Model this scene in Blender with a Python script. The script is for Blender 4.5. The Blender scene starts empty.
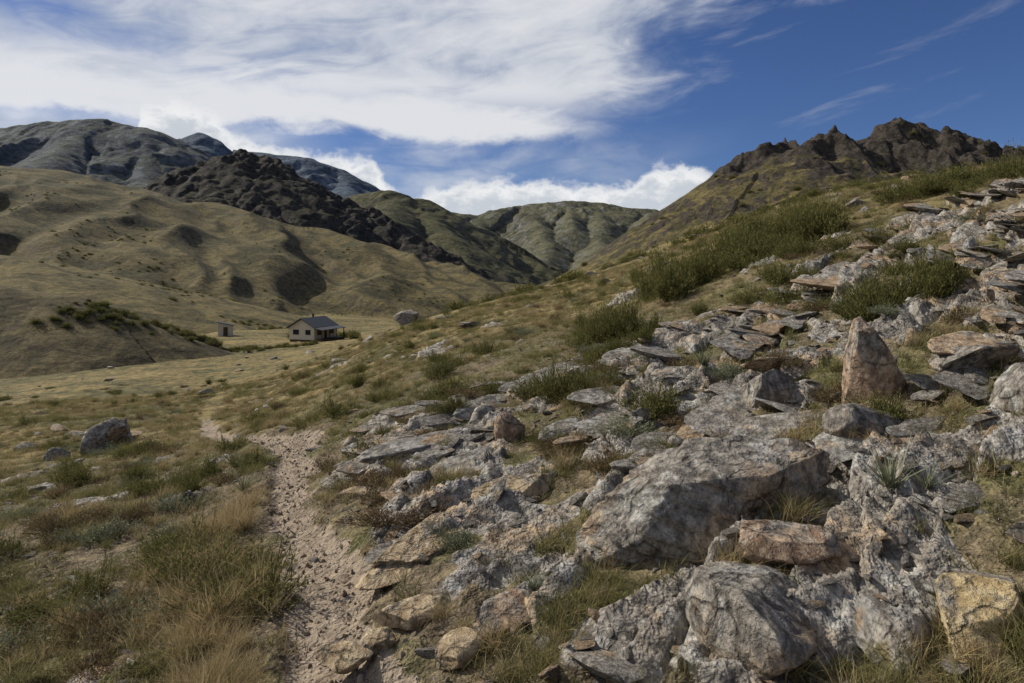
import bpy, bmesh, math, numpy as np, time
from mathutils import Vector, Euler
T0=time.time()
rng=np.random.default_rng(11)
scene=bpy.context.scene
# ------------------------------------------------------------ noise
def _h(ix,iy,seed):
    n=(ix*374761393+iy*668265263+seed*97471171)&0xffffffff
    n=((n^(n>>13))*1274126177)&0xffffffff
    return (n^(n>>16))&0xffffffff
_ang=np.arange(256)/256*2*np.pi
GC,GS=np.cos(_ang),np.sin(_ang)
def noise2(x,y,seed=0):
    x=np.asarray(x,float);y=np.asarray(y,float)
    fx=np.floor(x);fy=np.floor(y);ix=fx.astype(np.int64);iy=fy.astype(np.int64)
    dx=x-fx;dy=y-fy
    u=dx*dx*dx*(dx*(dx*6-15)+10);v=dy*dy*dy*(dy*(dy*6-15)+10)
    def g(i,j):
        h=_h(ix+i,iy+j,seed)&255
        return GC[h]*(dx-i)+GS[h]*(dy-j)
    a=g(0,0);b=g(1,0);c=g(0,1);d=g(1,1)
    a=a+(b-a)*u;c=c+(d-c)*u
    return (a+(c-a)*v)*1.5
def fbm(x,y,o=4,seed=0,gain=.5):
    s=0;a=1;t=0
    for i in range(o):
        s=s+a*noise2(x,y,seed+i*17);t+=a;a*=gain;x=x*2.03+3.1;y=y*2.03-1.7
    return s/t
def ridged(x,y,o=4,seed=0,gain=.5):
    s=0;a=1;t=0
    for i in range(o):
        s=s+a*(1-2*np.abs(noise2(x,y,seed+i*17)));t+=a;a*=gain;x=x*2.07+3.1;y=y*2.07-1.7
    return s/t
def ss(x,a,b):
    t=np.clip((x-a)/(b-a),0,1);return t*t*(3-2*t)
def cells(x,y,seed):
    fx=np.floor(x).astype(np.int64);fy=np.floor(y).astype(np.int64)
    F1=np.full(x.shape,9.);F2=np.full(x.shape,9.);ID=np.zeros(x.shape,np.int64);VX=np.zeros(x.shape);VY=np.zeros(x.shape)
    for i in(-1,0,1):
        for j in(-1,0,1):
            h=_h(fx+i,fy+j,seed)
            px=fx+i+(h&1023)/1023.;py=fy+j+((h>>10)&1023)/1023.
            d=np.hypot(px-x,py-y)
            up=d<F1
            F2=np.where(up,F1,np.minimum(F2,d));F1=np.where(up,d,F1);ID=np.where(up,h,ID)
            VX=np.where(up,x-px,VX);VY=np.where(up,y-py,VY)
    return F1,F2,ID,VX,VY
# ------------------------------------------------------------ base terrain survey (world metres)
YS=[2.65,5,8,14,25,45,80,150,260,600,5000]
COL={
-1.5:[-.6,-1.3,-2.4,-4.5,-8,-11,-12,-12,-14,-25,-30],
-.75:[-.25,-.6,-1.15,-2.4,-4.2,-7.0,-11.5,-13.5,-15,-25,-30],
-.56:[-.2,-.45,-.9,-2.05,-3.8,-6.4,-10,-13.8,-15.5,-25,-30],
-.375:[-.12,-.3,-.62,-1.6,-3.3,-5.9,-9.3,-13.5,-16,-27,-30],
-.19:[-.05,-.1,-.2,-.6,-1.2,-2.8,-6.4,-13,-18,-28,-30],
0:[0,.05,.1,.15,.1,-.3,-2.0,-5.5,-19,-30,-30],
.19:[.1,.3,.5,.95,1.6,2.4,3.2,3.8,-2,-20,-30],
.375:[.2,.55,1.05,2.0,3.4,5.4,8.4,14.,12,-5,-30],
.56:[.32,.85,1.5,2.9,4.8,7.6,12,20,22,8,-30],
.75:[.5,1.25,2.2,3.7,5.2,8,13,21,24,14,-30],
1.5:[1.2,2.6,4.2,7,11,17,26,42,50,40,-30]}
cp=[]
for a,zs in COL.items():
    for y,z in zip(YS,zs): cp.append((a*y,y,z))
for x,z in((-6,-1.0),(-3,-.45),(0,0),(2,.4),(4,1.1),(7,2.2)):
    cp.append((x,0.,z)); cp.append((x,-3.,z))
cp=np.array(cp)
OY=5.0
def warp(x,y):
    r=np.hypot(x,y+OY);return np.arctan2(x,y+OY)*1.6,np.log(r+.001),r
a_,b_,r_=warp(cp[:,0],cp[:,1]);Pw=np.stack([a_,b_],1);V=cp[:,2]/r_
D=np.linalg.norm(Pw[:,None]-Pw[None],axis=2);n=len(Pw)
M=np.zeros((n+3,n+3));M[:n,:n]=D**3+np.eye(n)*1e-5;M[:n,n]=1;M[:n,n+1:]=Pw;M[n,:n]=1;M[n+1:,:n]=Pw.T
W=np.linalg.solve(M,np.concatenate([V,[0,0,0]]))
NA,NB=360,600
ga=np.linspace(-1.15*1.6,1.15*1.6,NA);gb=np.linspace(math.log(1.0),math.log(7000),NB)
GA,GB=np.meshgrid(ga,gb,indexing='ij');G=np.zeros(GA.size);fa=GA.ravel();fb=GB.ravel()
for s in range(0,G.size,40000):
    e=slice(s,s+40000)
    d=np.sqrt((fa[e,None]-Pw[None,:,0])**2+(fb[e,None]-Pw[None,:,1])**2)
    G[e]=(d**3)@W[:n]+W[n]+W[n+1]*fa[e]+W[n+2]*fb[e]
G=G.reshape(NA,NB)
def base(x,y):
    a,b,r=warp(x,y)
    i=np.clip((a-ga[0])/(ga[1]-ga[0]),0,NA-1.001);j=np.clip((b-gb[0])/(gb[1]-gb[0]),0,NB-1.001)
    i0=i.astype(int);j0=j.astype(int);u=i-i0;v=j-j0
    return ((G[i0,j0]*(1-u)+G[i0+1,j0]*u)*(1-v)+(G[i0,j0+1]*(1-u)+G[i0+1,j0+1]*u)*v)*r
# trail
TR=np.array([(-.40,-3,.3),(-.44,0,.24),(-.57,2.65,.20),(-.90,3.5,.20),(-1.32,4.35,.17),(-1.75,5.4,.16),(-2.2,7.0,.17),(-2.62,8.6,.34),(-3.5,9.8,.20),(-4.5,11,.17),(-6.4,14.6,.20),(-9.5,21,.2),(-14,33,.2)])
def trail(x,y):
    wx=x+.16*noise2(x*1.1,y*1.1,5)+.09*noise2(x*4,y*4,6)
    best=np.full(np.shape(x),99.)
    for i in range(len(TR)-1):
        ax,ay,aw=TR[i];bx,by,bw=TR[i+1]
        L2=(bx-ax)**2+(by-ay)**2
        t=np.clip(((wx-ax)*(bx-ax)+(y-ay)*(by-ay))/L2,0,1)
        d=np.hypot(wx-ax-t*(bx-ax),y-ay-t*(by-ay))-(aw+(bw-aw)*t)
        best=np.minimum(best,d)
    return best   # <0 inside
def rockmask(x,y):
    tx=np.interp(y,TR[:,1],TR[:,0])
    m=ss(x-tx+.35*noise2(x*.9,y*.9,31),.25,.75)*ss(8.8+.38*x-y+1.3*noise2(x*.5,y*.5,32),-.6,1.2)
    p=(x*.74+y*.67);t=(-x*.67+y*.74)
    n=.55*fbm(x*1.3,y*1.3,3,33)+.6*fbm(p*.5,t*1.5,3,34)
    patch=ss(n+.05*ss(y,4,8)-.05*(1-ss(y,2.5,4)),-.07,.09)
    extra=ss(fbm(x*.35+7,y*.35,3,35),.22,.34)*ss(x-tx,0,1.5)*ss(30-y,0,8)*ss(y,6,9)*.8
    lft=.6*ss(fbm(x*.9+2,y*.9+4,3,37),.24,.36)*(1-ss(x-tx,-1.0,-.6))*(1-ss(y,9,14))
    return np.maximum(np.maximum(m*patch,lft),extra*ss(n,0,.15))
def H(x,y,full=False):
    x=np.asarray(x,float);y=np.asarray(y,float)
    r=np.hypot(x,y)
    z=base(x,y)
    near=1-ss(r,25,60)
    z=z+.7*fbm(x/28,y/28,3,1)*ss(r,14,50)+.13*fbm(x/2.6,y/2.6,3,2)*ss(r,1,5)
    z=z+1.4*fbm(x/90,y/90,3,8)*ss(r,60,150)
    td=trail(x,y);pm=1-ss(td,-.08,.10)
    z=z-.08*pm*(1-ss(r,15,30))
    rm=np.zeros(x.shape);q=(r<34)
    xs=x[q];ys=y[q]
    m=rockmask(xs,ys)*(1-pm[q])
    p=(xs*.74+ys*.67);t=(-xs*.67+ys*.74)
    p=p+.25*noise2(xs*.8,ys*.8,41);t=t+.18*noise2(xs*1.2,ys*1.2,42)
    F1,F2,ID,VX,VY=cells(p/1.2,t/.36,7)
    c1=(ID>>3&255)/255.;c2=(ID>>11&255)/255.
    dz=(c1-.45)*.15+VY*(.10+.12*c2)+VX*(c2-.5)*.12-.07*(1-ss(F2-F1,.0,.07))
    F1,F2,ID,VX,VY=cells(p/.42+9,t/.13,8)
    c3=(ID>>5&255)/255.
    dz=dz+(c3-.5)*.05+VY*.03-.018*(1-ss(F2-F1,0,.10))+.009*fbm(xs*9,ys*9,2,44)
    zz=z[q];zz=zz+m*(dz+.03);z[q]=zz;rm[q]=m
    z=z+(1-.75*rm)*(.05*fbm(x/.5,y/.5,3,3)+.014*noise2(x/.09,y/.09,4)*near)
    if full:return z,pm,rm
    return z
def mesh_grid(name,X,Y,Z,mat,attrs={}):
    nr,nc=X.shape
    me=bpy.data.meshes.new(name)
    me.vertices.add(nr*nc);me.vertices.foreach_set("co",np.stack([X,Y,Z],-1).astype(np.float32).ravel())
    idx=np.arange(nr*nc).reshape(nr,nc)
    f=np.stack([idx[:-1,:-1],idx[:-1,1:],idx[1:,1:],idx[1:,:-1]],-1).reshape(-1,4)
    me.loops.add(f.size);me.loops.foreach_set("vertex_index",f.ravel().astype(np.int32))
    me.polygons.add(len(f));me.polygons.foreach_set("loop_start",(np.arange(len(f))*4).astype(np.int32))
    me.polygons.foreach_set("use_smooth",np.ones(len(f),bool))
    me.update(calc_edges=True)
    for k,v in attrs.items():
        at=me.attributes.new(k,'FLOAT','POINT');at.data.foreach_set("value",v.astype(np.float32).ravel())
    me.materials.append(mat)
    ob=bpy.data.objects.new(name,me);scene.collection.objects.link(ob);return ob
def mesh_raw(name,verts,faces,mats,smooth=False,attrs={}):
    me=bpy.data.meshes.new(name);me.from_pydata([tuple(v) for v in verts],[],[tuple(f) for f in faces]);me.update()
    if smooth:me.polygons.foreach_set("use_smooth",np.ones(len(me.polygons),bool))
    for k,v in attrs.items():
        at=me.attributes.new(k,'FLOAT','POINT');at.data.foreach_set("value",np.asarray(v,np.float32).ravel())
    for m in mats:me.materials.append(m)
    return me
# ------------------------------------------------------------ node helper
class NT:
    def __init__(s,tree):s.t=tree;s.n=tree.nodes;s.l=tree.links
    def new(s,ty,**k):
        nd=s.n.new(ty)
        for a,b in k.items():setattr(nd,a,b)
        return nd
    def set(s,sock,v):
        if isinstance(v,bpy.types.NodeSocket):s.l.new(v,sock)
        elif v is not None:
            if isinstance(v,(tuple,list)) and len(v)==3 and sock.type=='RGBA':v=(*v,1)
            sock.default_value=v
    def m(s,op,a,b=None,c=None,clamp=False):
        nd=s.new('ShaderNodeMath',operation=op,use_clamp=clamp)
        s.set(nd.inputs[0],a)
        if b is not None:s.set(nd.inputs[1],b)
        if c is not None:s.set(nd.inputs[2],c)
        return nd.outputs[0]
    def mix(s,f,a,b,mode='MIX'):
        nd=s.new('ShaderNodeMix',data_type='RGBA',blend_type=mode)
        s.set(nd.inputs[0],f);s.set(nd.inputs[6],a);s.set(nd.inputs[7],b);return nd.outputs[2]
    def ss(s,x,a,b,lo=0.,hi=1.):
        nd=s.new('ShaderNodeMapRange',interpolation_type='SMOOTHSTEP')
        s.set(nd.inputs[0],x);nd.inputs[1].default_value=a;nd.inputs[2].default_value=b;nd.inputs[3].default_value=lo;nd.inputs[4].default_value=hi
        return nd.outputs[0]
    def noise(s,vec,scale,detail=4,rough=.55,dist=0.,out=0):
        nd=s.new('ShaderNodeTexNoise');s.set(nd.inputs['Vector'],vec);nd.inputs['Scale'].default_value=scale
        nd.inputs['Detail'].default_value=detail;nd.inputs['Roughness'].default_value=rough;nd.inputs['Distortion'].default_value=dist
        return nd.outputs[out]
    def vor(s,vec,scale,feature='F1',out='Distance',rand=1.):
        nd=s.new('ShaderNodeTexVoronoi',feature=feature);s.set(nd.inputs['Vector'],vec);nd.inputs['Scale'].default_value=scale
        nd.inputs['Randomness'].default_value=rand
        return nd.outputs[out]
    def scale(s,vec,v):
        nd=s.new('ShaderNodeVectorMath',operation='MULTIPLY');s.set(nd.inputs[0],vec);nd.inputs[1].default_value=v;return nd.outputs[0]
    def attr(s,name):
        nd=s.new('ShaderNodeAttribute',attribute_name=name);return nd.outputs['Fac']
    def bump(s,h,strength,dist,normal=None):
        nd=s.new('ShaderNodeBump');s.set(nd.inputs['Height'],h);nd.inputs['Strength'].default_value=strength;nd.inputs['Distance'].default_value=dist
        if normal is not None:s.l.new(normal,nd.inputs['Normal'])
        return nd.outputs[0]
def newmat(name,rough=.9,spec=.15):
    m=bpy.data.materials.new(name);m.use_nodes=True
    t=NT(m.node_tree);b=m.node_tree.nodes['Principled BSDF'];b.inputs['Roughness'].default_value=rough
    b.inputs['Specular IOR Level'].default_value=spec
    return m,t,b
def flatmat(name,c,rough=.8,var=.15,sc=3.):
    m,t,b=newmat(name,rough)
    tc=t.new('ShaderNodeTexCoord').outputs['Object']
    nz=t.noise(tc,sc,4)
    t.set(b.inputs['Base Color'],t.mix(nz,tuple(x*(1-var) for x in c),tuple(min(1,x*(1+var)) for x in c)))
    return m
def rock_color(t,vec,rand=None):
    big=t.noise(vec,1.6,4,.6);fine=t.noise(vec,16,5,.72);mid=t.noise(vec,5,4,.65,.6)
    c=t.mix(t.ss(fine,.34,.66),(.110,.097,.080),(.345,.31,.262))
    c=t.mix(t.m('MULTIPLY',t.ss(mid,.50,.60),.65),c,t.mix(t.ss(fine,.4,.6),(.26,.25,.225),(.49,.475,.43)))
    st=t.m('ADD',big,t.m('MULTIPLY',t.m('SUBTRACT',fine,.5),.35))
    if rand is not None: st=t.m('ADD',st,t.ss(rand,.50,1.,-.05,.24))
    c=t.mix(t.m('MULTIPLY',t.ss(st,.52,.67),.72),c,t.mix(t.ss(fine,.35,.65),(.20,.12,.062),(.46,.32,.18)))
    c=t.mix(t.m('MULTIPLY',t.ss(t.noise(vec,3.1,5,.7,1.),.56,.64),.75),c,(.055,.048,.040))
    h=t.noise(vec,9,6,.65)
    return c,h,fine
def crack(t,vec,sc=3.):
    d=t.new('ShaderNodeVectorMath',operation='ADD');t.l.new(vec,d.inputs[0])
    nz=t.noise(vec,2.5,3,.6,out=1);q=t.scale(nz,(.5,.5,.5));t.l.new(q,d.inputs[1])
    v=t.vor(t.scale(d.outputs[0],(.6,1.2,2.6)),sc,'DISTANCE_TO_EDGE')
    return t.ss(v,.0,.03)
mrock,t,b=newmat('lichen_rock',.92)
vec=t.new('ShaderNodeTexCoord').outputs['Object'];oi=t.new('ShaderNodeObjectInfo')
va=t.new('ShaderNodeVectorMath',operation='ADD');t.l.new(vec,va.inputs[0])
cx=t.new('ShaderNodeCombineXYZ');t.l.new(t.m('MULTIPLY',oi.outputs['Random'],37.),cx.inputs[0]);t.l.new(t.m('MULTIPLY',oi.outputs['Random'],91.),cx.inputs[1]);t.l.new(cx.outputs[0],va.inputs[1])
c,h,fine=rock_color(t,va.outputs[0],oi.outputs['Random'])
c=t.mix(t.ss(oi.outputs['Random'],0.,.3,.35,0.),c,(.08,.07,.058))
t.set(b.inputs['Base Color'],c);nb=t.bump(h,.9,.06);nb=t.bump(fine,.7,.015,nb);t.l.new(nb,b.inputs['Normal'])
def rock_variant(name,stain,lo=(.21,.13,.08),hi=(.45,.345,.22)):
    m,t,b=newmat(name,.92);vec=t.new('ShaderNodeTexCoord').outputs['Object']
    c,h,fine=rock_color(t,vec)
    big=t.noise(vec,2.3,4,.65,.5)
    c=t.mix(t.m('MULTIPLY',t.ss(big,.62-stain*.3,.75-stain*.3),min(.9,stain*1.2)),c,t.mix(t.ss(fine,.35,.65),lo,hi))
    ck=crack(t,vec,1.3)
    c=t.mix(ck,t.mix(.5,(.03,.027,.023),c),c)
    t.set(b.inputs['Base Color'],c);nb=t.bump(ck,.6,.02);nb=t.bump(h,1.,.08,nb);nb=t.bump(t.noise(vec,3.2,4,.6,.6),.8,.12,nb);nb=t.bump(fine,.8,.016,nb);t.l.new(nb,b.inputs['Normal']);return m
mr_grey=rock_variant('grey_lichen_rock',.34);mr_orange=rock_variant('iron_stained_rock',.78,(.22,.135,.085),(.46,.34,.23));mr_tan=rock_variant('tan_rock',.95,(.26,.18,.10),(.52,.41,.26));mr_yel=rock_variant('yellow_ochre_rock',.9,(.31,.215,.10),(.52,.41,.22))
mgr,t,b=newmat('trail_gravel',.95);oi=t.new('ShaderNodeObjectInfo')
c=t.mix(oi.outputs['Random'],(.17,.13,.092),(.34,.28,.21));c=t.mix(t.ss(oi.outputs['Random'],.86,.95),c,(.13,.115,.10));t.set(b.inputs['Base Color'],c)
# ground material
mg,t,b=newmat('hillside_ground',.95)
pos=t.new('ShaderNodeNewGeometry').outputs['Position'];path=t.attr('path');rk=t.attr('rock');far=t.attr('far')
n1=t.noise(pos,.9,4,.6);n2=t.noise(pos,6,5,.65);n3=t.noise(pos,34,4,.7);n4=t.noise(pos,.12,4,.6)
soil=t.mix(t.ss(n2,.35,.65),(.065,.050,.032),(.18,.138,.088))
soil=t.mix(t.ss(n3,.5,.66),soil,(.26,.205,.135))
olive=t.mix(t.ss(n3,.38,.62),(.048,.048,.020),(.15,.138,.060))
g=t.mix(t.ss(n1,.42,.6),soil,olive)
g=t.mix(t.m('MULTIPLY',t.ss(n2,.52,.62),.5),g,(.22,.175,.09))
fs=t.noise(pos,1.3,6,.75);fp=t.noise(pos,.05,4,.6,.4)
fg=t.mix(t.ss(fs,.38,.62),(.060,.052,.021),(.27,.205,.086))
fg=t.mix(t.m('MULTIPLY',t.ss(fp,.46,.60),.55),fg,t.mix(t.ss(fs,.35,.55),(.13,.10,.042),(.31,.235,.10)))
fg=t.mix(t.m('MULTIPLY',t.ss(n4,.47,.58),.75),fg,t.mix(t.ss(fs,.42,.58),(.046,.047,.020),(.13,.115,.048)))
shr=t.vor(pos,.55);fg=t.mix(t.m('MULTIPLY',t.ss(shr,.28,.14),t.ss(n4,.44,.54)),fg,(.032,.035,.016))
g=t.mix(far,g,fg)
rc,rh,rf=rock_color(t,pos)
g=t.mix(t.ss(t.m('ADD',rk,t.m('MULTIPLY',t.m('SUBTRACT',n2,.5),.7)),.36,.54),g,rc)
pb=t.vor(pos,38);pc=t.vor(pos,38,out='Color')
pcol=t.mix(t.ss(n2,.35,.65),(.18,.138,.098),(.32,.255,.185))
sx=t.new('ShaderNodeSeparateColor');t.l.new(pc,sx.inputs[0])
pcol=t.mix(t.m('MULTIPLY',t.ss(sx.outputs[0],.5,.9),.5),pcol,(.36,.30,.23));pcol=t.mix(t.m('MULTIPLY',t.ss(sx.outputs[1],.8,.95),.4),pcol,(.11,.09,.07))
g=t.mix(t.ss(t.m('ADD',path,t.m('MULTIPLY',t.m('SUBTRACT',n2,.5),1.3)),.4,.65),g,pcol)
t.set(b.inputs['Base Color'],g)
nb=t.bump(n2,.7,.06);nb=t.bump(rh,.6,.06,nb);nb=t.bump(t.m('ADD',n3,t.m('MULTIPLY',pb,-.4)),.6,.012,nb);nb=t.bump(fs,.6,.3,nb);t.l.new(nb,b.inputs['Normal'])
# ground mesh
th=np.linspace(-1.09,1.09,1050)
r=np.concatenate([np.exp(np.linspace(math.log(3.),math.log(700),1500)),np.exp(np.linspace(math.log(705),math.log(6500),90))])
R,TH=np.meshgrid(r,th,indexing='ij');X=R*np.sin(TH);Y=R*np.cos(TH)-OY
Z,pm,rm=H(X,Y,True)
X,Y,Z,pm,rm=[a[:,::-1] for a in(X,Y,Z,pm,rm)]
mesh_grid('ground',X,Y,Z,mg,{'path':pm*(1-ss(np.hypot(X,Y),15,28)*.9),'rock':rm,'far':ss(np.hypot(X,Y),7,22)})
print('ground',time.time()-T0)
# ------------------------------------------------------------ hills
def ridge_field(X,Y,lines,soft):
    best=np.full(X.shape,-1e9);S=np.zeros(X.shape);Dm=np.zeros(X.shape);off=0
    for pts,slope,w in lines:
        s0=off;bl=np.full(X.shape,-1e9)
        for i in range(len(pts)-1):
            ax,ay,az=pts[i];bx,by,bz=pts[i+1];L2=(bx-ax)**2+(by-ay)**2;L=math.sqrt(L2)
            t=np.clip(((X-ax)*(bx-ax)+(Y-ay)*(by-ay))/L2,0,1);d=np.hypot(X-ax-t*(bx-ax),Y-ay-t*(by-ay))
            v=az+(bz-az)*t-slope*(np.sqrt(d*d+w*w)-w);up=v>np.maximum(best,bl)
            bl=np.maximum(bl,v);S=np.where(up,s0+t*L,S);Dm=np.where(up,d,Dm);s0+=L
        if soft>0:
            k=np.clip(soft-np.abs(best-bl),0,soft)/soft
            best=np.maximum(best,bl)+k*k*soft*.12
        else:best=np.maximum(best,bl)
        off+=7777
    return best,S,Dm
HF={}
def hill(name,lines,bx,res,mat,lam,amp,rough,rl,seed,crag=None,cfun=None,g2=.3,iso=0.,soft=0.):
    def f(X,Y,full=False):
        b,S,Dm=ridge_field(X,Y,lines,soft)
        wS=S+lam*.6*fbm(X/lam*.7,Y/lam*.7,3,seed+3)
        k=1-np.exp(-Dm/(lam*1.2))
        if iso:
            xr=X+.35*Y;g=ridged((xr+18*fbm(X/60,Y/60,2,seed+4))/lam,Y/(lam*3.2),2,seed)*.75
            z=b+amp*k*(g-.35)
        else:
            g=ridged(wS/lam,Dm/(lam*5),2,seed)*.6+ridged(wS/lam*2.7,Dm/(lam*4),2,seed+5)*g2
            z=b+amp*k*(g-.45)
        z=z+rough*fbm(X/rl,Y/rl,5,seed+9,.5)*(.35+.65*k)
        cm=np.zeros(X.shape)
        if crag:
            ca,cl,cr=crag
            cm=(1-ss(Dm+cr*.9*fbm(X/cr*1.4,Y/cr*1.4,3,seed+77),cr*.35,cr))
            if cfun is not None: cm=cm*cfun(X,Y)
            F=ridged(X/cl,Y/cl,3,seed+20,.45)
            z=z+cm*(ca*(F-.5))
            xw=X+cl*.3*noise2(X/cl*2,Y/cl*2,seed+50);yw=Y+cl*.3*noise2(X/cl*2,Y/cl*2,seed+51)
            F1,F2,ID,VX,VY=cells(xw/cl*1.1,yw/cl*1.1,seed+40)
            z=z+cm*ca*.9*(((ID>>4)&255)/255.-.5)*ss(F2-F1,0,.22)
            F1,F2,ID,VX,VY=cells(xw/cl*3.1,yw/cl*3.1,seed+41)
            z=z+cm*ca*.36*(((ID>>4)&255)/255.-.5)*ss(F2-F1,0,.25)
        if full:return z,cm
        return z
    x0,x1,y0,y1=bx
    xs=np.linspace(x0,x1,int((x1-x0)/res)+1);ys=np.linspace(y0,y1,int((y1-y0)/res)+1)
    Y,X=np.meshgrid(ys,xs,indexing='ij');Zf,cm=f(X,Y,True)
    mesh_grid(name,X,Y,Zf,mat,{'crag':cm});HF[name]=f
def hillmat(name,ga,gb,dark,rock,scree,s,rocky,slope=(.93,.80),screeamt=.0,bumpd=1.,cgk=.3,spots=.8,scth=(.38,.44)):
    m,t,b=newmat(name,.95)
    ge=t.new('ShaderNodeNewGeometry');pos=ge.outputs['Position'];sp=t.new('ShaderNodeSeparateXYZ');t.l.new(ge.outputs['Normal'],sp.inputs[0])
    a=t.noise(pos,1/s,6,.75);bb=t.noise(pos,.14/s,5,.65,.8);cc=t.noise(pos,.5/s,5,.7,.8)
    c=t.mix(t.ss(a,.36,.64),ga,gb)
    c=t.mix(t.m('MULTIPLY',t.ss(t.m('ADD',bb,t.m('MULTIPLY',t.m('SUBTRACT',a,.5),.25)),.42,.60),.85),c,t.mix(t.ss(a,.4,.6),tuple(x*.6 for x in dark),tuple(x*1.3 for x in dark)))
    v=t.vor(pos,1.0/s);c=t.mix(t.m('MULTIPLY',t.m('MULTIPLY',t.ss(v,.30,.15),t.ss(bb,.40,.58)),spots),c,tuple(x*.5 for x in dark))
    c=t.mix(t.m('MULTIPLY',t.ss(t.m('ADD',cc,t.m('MULTIPLY',sp.outputs[2],-.25)),*scth),screeamt),c,scree)
    cg=t.attr('crag')
    rmk=t.m('ADD',sp.outputs[2],t.m('MULTIPLY',t.m('SUBTRACT',cc,.5),-.9*rocky))
    rmk=t.m('SUBTRACT',rmk,t.m('MULTIPLY',cg,cgk))
    rmk=t.ss(rmk,slope[0],slope[1])
    rcx=t.mix(t.ss(a,.38,.60),tuple(x*.35 for x in rock),rock)
    c=t.mix(t.m('MULTIPLY',rmk,min(1,rocky)),c,rcx)
    t.set(b.inputs['Base Color'],c)
    nb=t.bump(cc,.6,bumpd*s);nb=t.bump(a,.8,bumpd*.7*s,nb);t.l.new(nb,b.inputs['Normal']);return m
GO=(.076,.064,.026);GD=(.20,.152,.066);DK=(.050,.047,.022)
mA=hillmat('scree_mountain',(.060,.068,.056),(.110,.118,.10),(.05,.060,.046),(.13,.14,.15),(.24,.25,.265),22,.8,(.95,.82),.85,.7,.3,.8,(.31,.38))  # base colours darkened to stand for cloud shade; scree is its own grey
mB=hillmat('far_haze_tinted_mountain',(.075,.100,.135),(.115,.145,.185),(.06,.08,.105),(.13,.16,.20),(.17,.205,.25),40,.8,(.95,.8),.5,.5)  # blue distance haze is mixed into these base colours
mF=hillmat('far_green_range',(.085,.086,.048),(.155,.140,.080),(.065,.066,.042),(.17,.165,.14),(.24,.24,.225),16,.6,(.88,.72),.7,.8,.3,.8,(.34,.40))
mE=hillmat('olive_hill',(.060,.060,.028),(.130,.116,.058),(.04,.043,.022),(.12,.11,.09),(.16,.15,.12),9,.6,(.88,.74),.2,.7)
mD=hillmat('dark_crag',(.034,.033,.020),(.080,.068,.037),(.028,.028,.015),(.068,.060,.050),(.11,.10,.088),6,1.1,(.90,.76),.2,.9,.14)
mC=hillmat('grass_hill',GO,GD,DK,(.11,.09,.065),(.17,.14,.09),2.2,.5,(.92,.80),.12,.6,.3,.8)  # grass colours set darker in place of cloud shadow on the hill
mH=hillmat('golden_spur',(.11,.09,.034),(.25,.19,.082),(.068,.060,.027),(.13,.10,.065),(.17,.14,.09),1.4,.5,(.90,.78),.1,.6,.3,.5)
mBl=hillmat('eroded_bluff',(.085,.070,.032),(.19,.145,.068),(.050,.043,.021),(.085,.060,.041),(.14,.108,.07),.9,.8,(.90,.78),.3,.7)
mK=hillmat('crag_knob',(.100,.085,.032),(.22,.17,.07),(.05,.048,.02),(.076,.063,.049),(.14,.115,.088),1.2,1.0,(.88,.72),.2,1.,.32)
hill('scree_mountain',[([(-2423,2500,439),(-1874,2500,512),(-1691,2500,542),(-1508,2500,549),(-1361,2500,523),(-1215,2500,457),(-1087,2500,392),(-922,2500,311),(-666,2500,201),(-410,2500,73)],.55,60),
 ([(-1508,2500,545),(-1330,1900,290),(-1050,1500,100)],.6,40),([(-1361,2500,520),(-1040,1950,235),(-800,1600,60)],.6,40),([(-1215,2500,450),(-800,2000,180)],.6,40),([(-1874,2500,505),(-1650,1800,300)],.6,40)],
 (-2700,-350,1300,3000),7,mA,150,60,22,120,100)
hill('distant_mountain',[([(-2500,4000,650),(-2120,4000,703),(-1916,4000,770),(-1828,4000,810),(-1740,4000,740),(-1594,4000,700),(-1389,4000,680),(-1184,4000,655),(-1008,4000,590),(-891,4000,527),(-744,4000,439),(-480,4000,264),(-187,4000,117)],.6,30),
 ([(-1389,4000,660),(-1150,3300,430)],.6,40),([(-1008,4000,580),(-800,3400,330)],.6,40)],(-2600,-100,3000,4300),12,mB,190,90,40,160,200)
hill('far_range',[([(-700,2600,120),(-426,2600,171),(-274,2600,222),(-122,2600,212),(-27,2600,235),(69,2600,254),(221,2600,262),(335,2600,260),(430,2600,240),(525,2600,232),(716,2600,200),(1096,2600,160),(1500,2600,150)],.5,35),
 ([(69,2600,245),(110,2000,75),(60,1500,-10)],.6,20),([(335,2600,250),(270,2050,90),(200,1600,10)],.6,20),([(-122,2600,205),(-95,2000,80),(-40,1600,0)],.6,20),([(525,2600,222),(420,1900,115)],.6,20),([(221,2600,252),(190,2150,130)],.65,15)],
 (-900,1600,1400,2900),6,mF,120,70,18,80,300)
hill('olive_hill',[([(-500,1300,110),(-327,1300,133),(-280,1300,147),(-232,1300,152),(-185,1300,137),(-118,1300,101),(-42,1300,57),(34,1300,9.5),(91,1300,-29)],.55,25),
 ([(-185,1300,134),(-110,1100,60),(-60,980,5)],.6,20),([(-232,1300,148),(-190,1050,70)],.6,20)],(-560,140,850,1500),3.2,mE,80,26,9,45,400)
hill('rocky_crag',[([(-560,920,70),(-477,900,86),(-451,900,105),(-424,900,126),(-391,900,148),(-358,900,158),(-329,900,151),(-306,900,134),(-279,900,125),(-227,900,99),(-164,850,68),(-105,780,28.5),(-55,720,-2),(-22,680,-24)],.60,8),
 ([(-358,900,153),(-300,800,95),(-235,700,40)],.65,8),([(-227,900,97),(-180,790,52)],.65,8)],(-600,40,600,1050),2.0,mD,38,18,9,24,500,(8,30,120))
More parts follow.
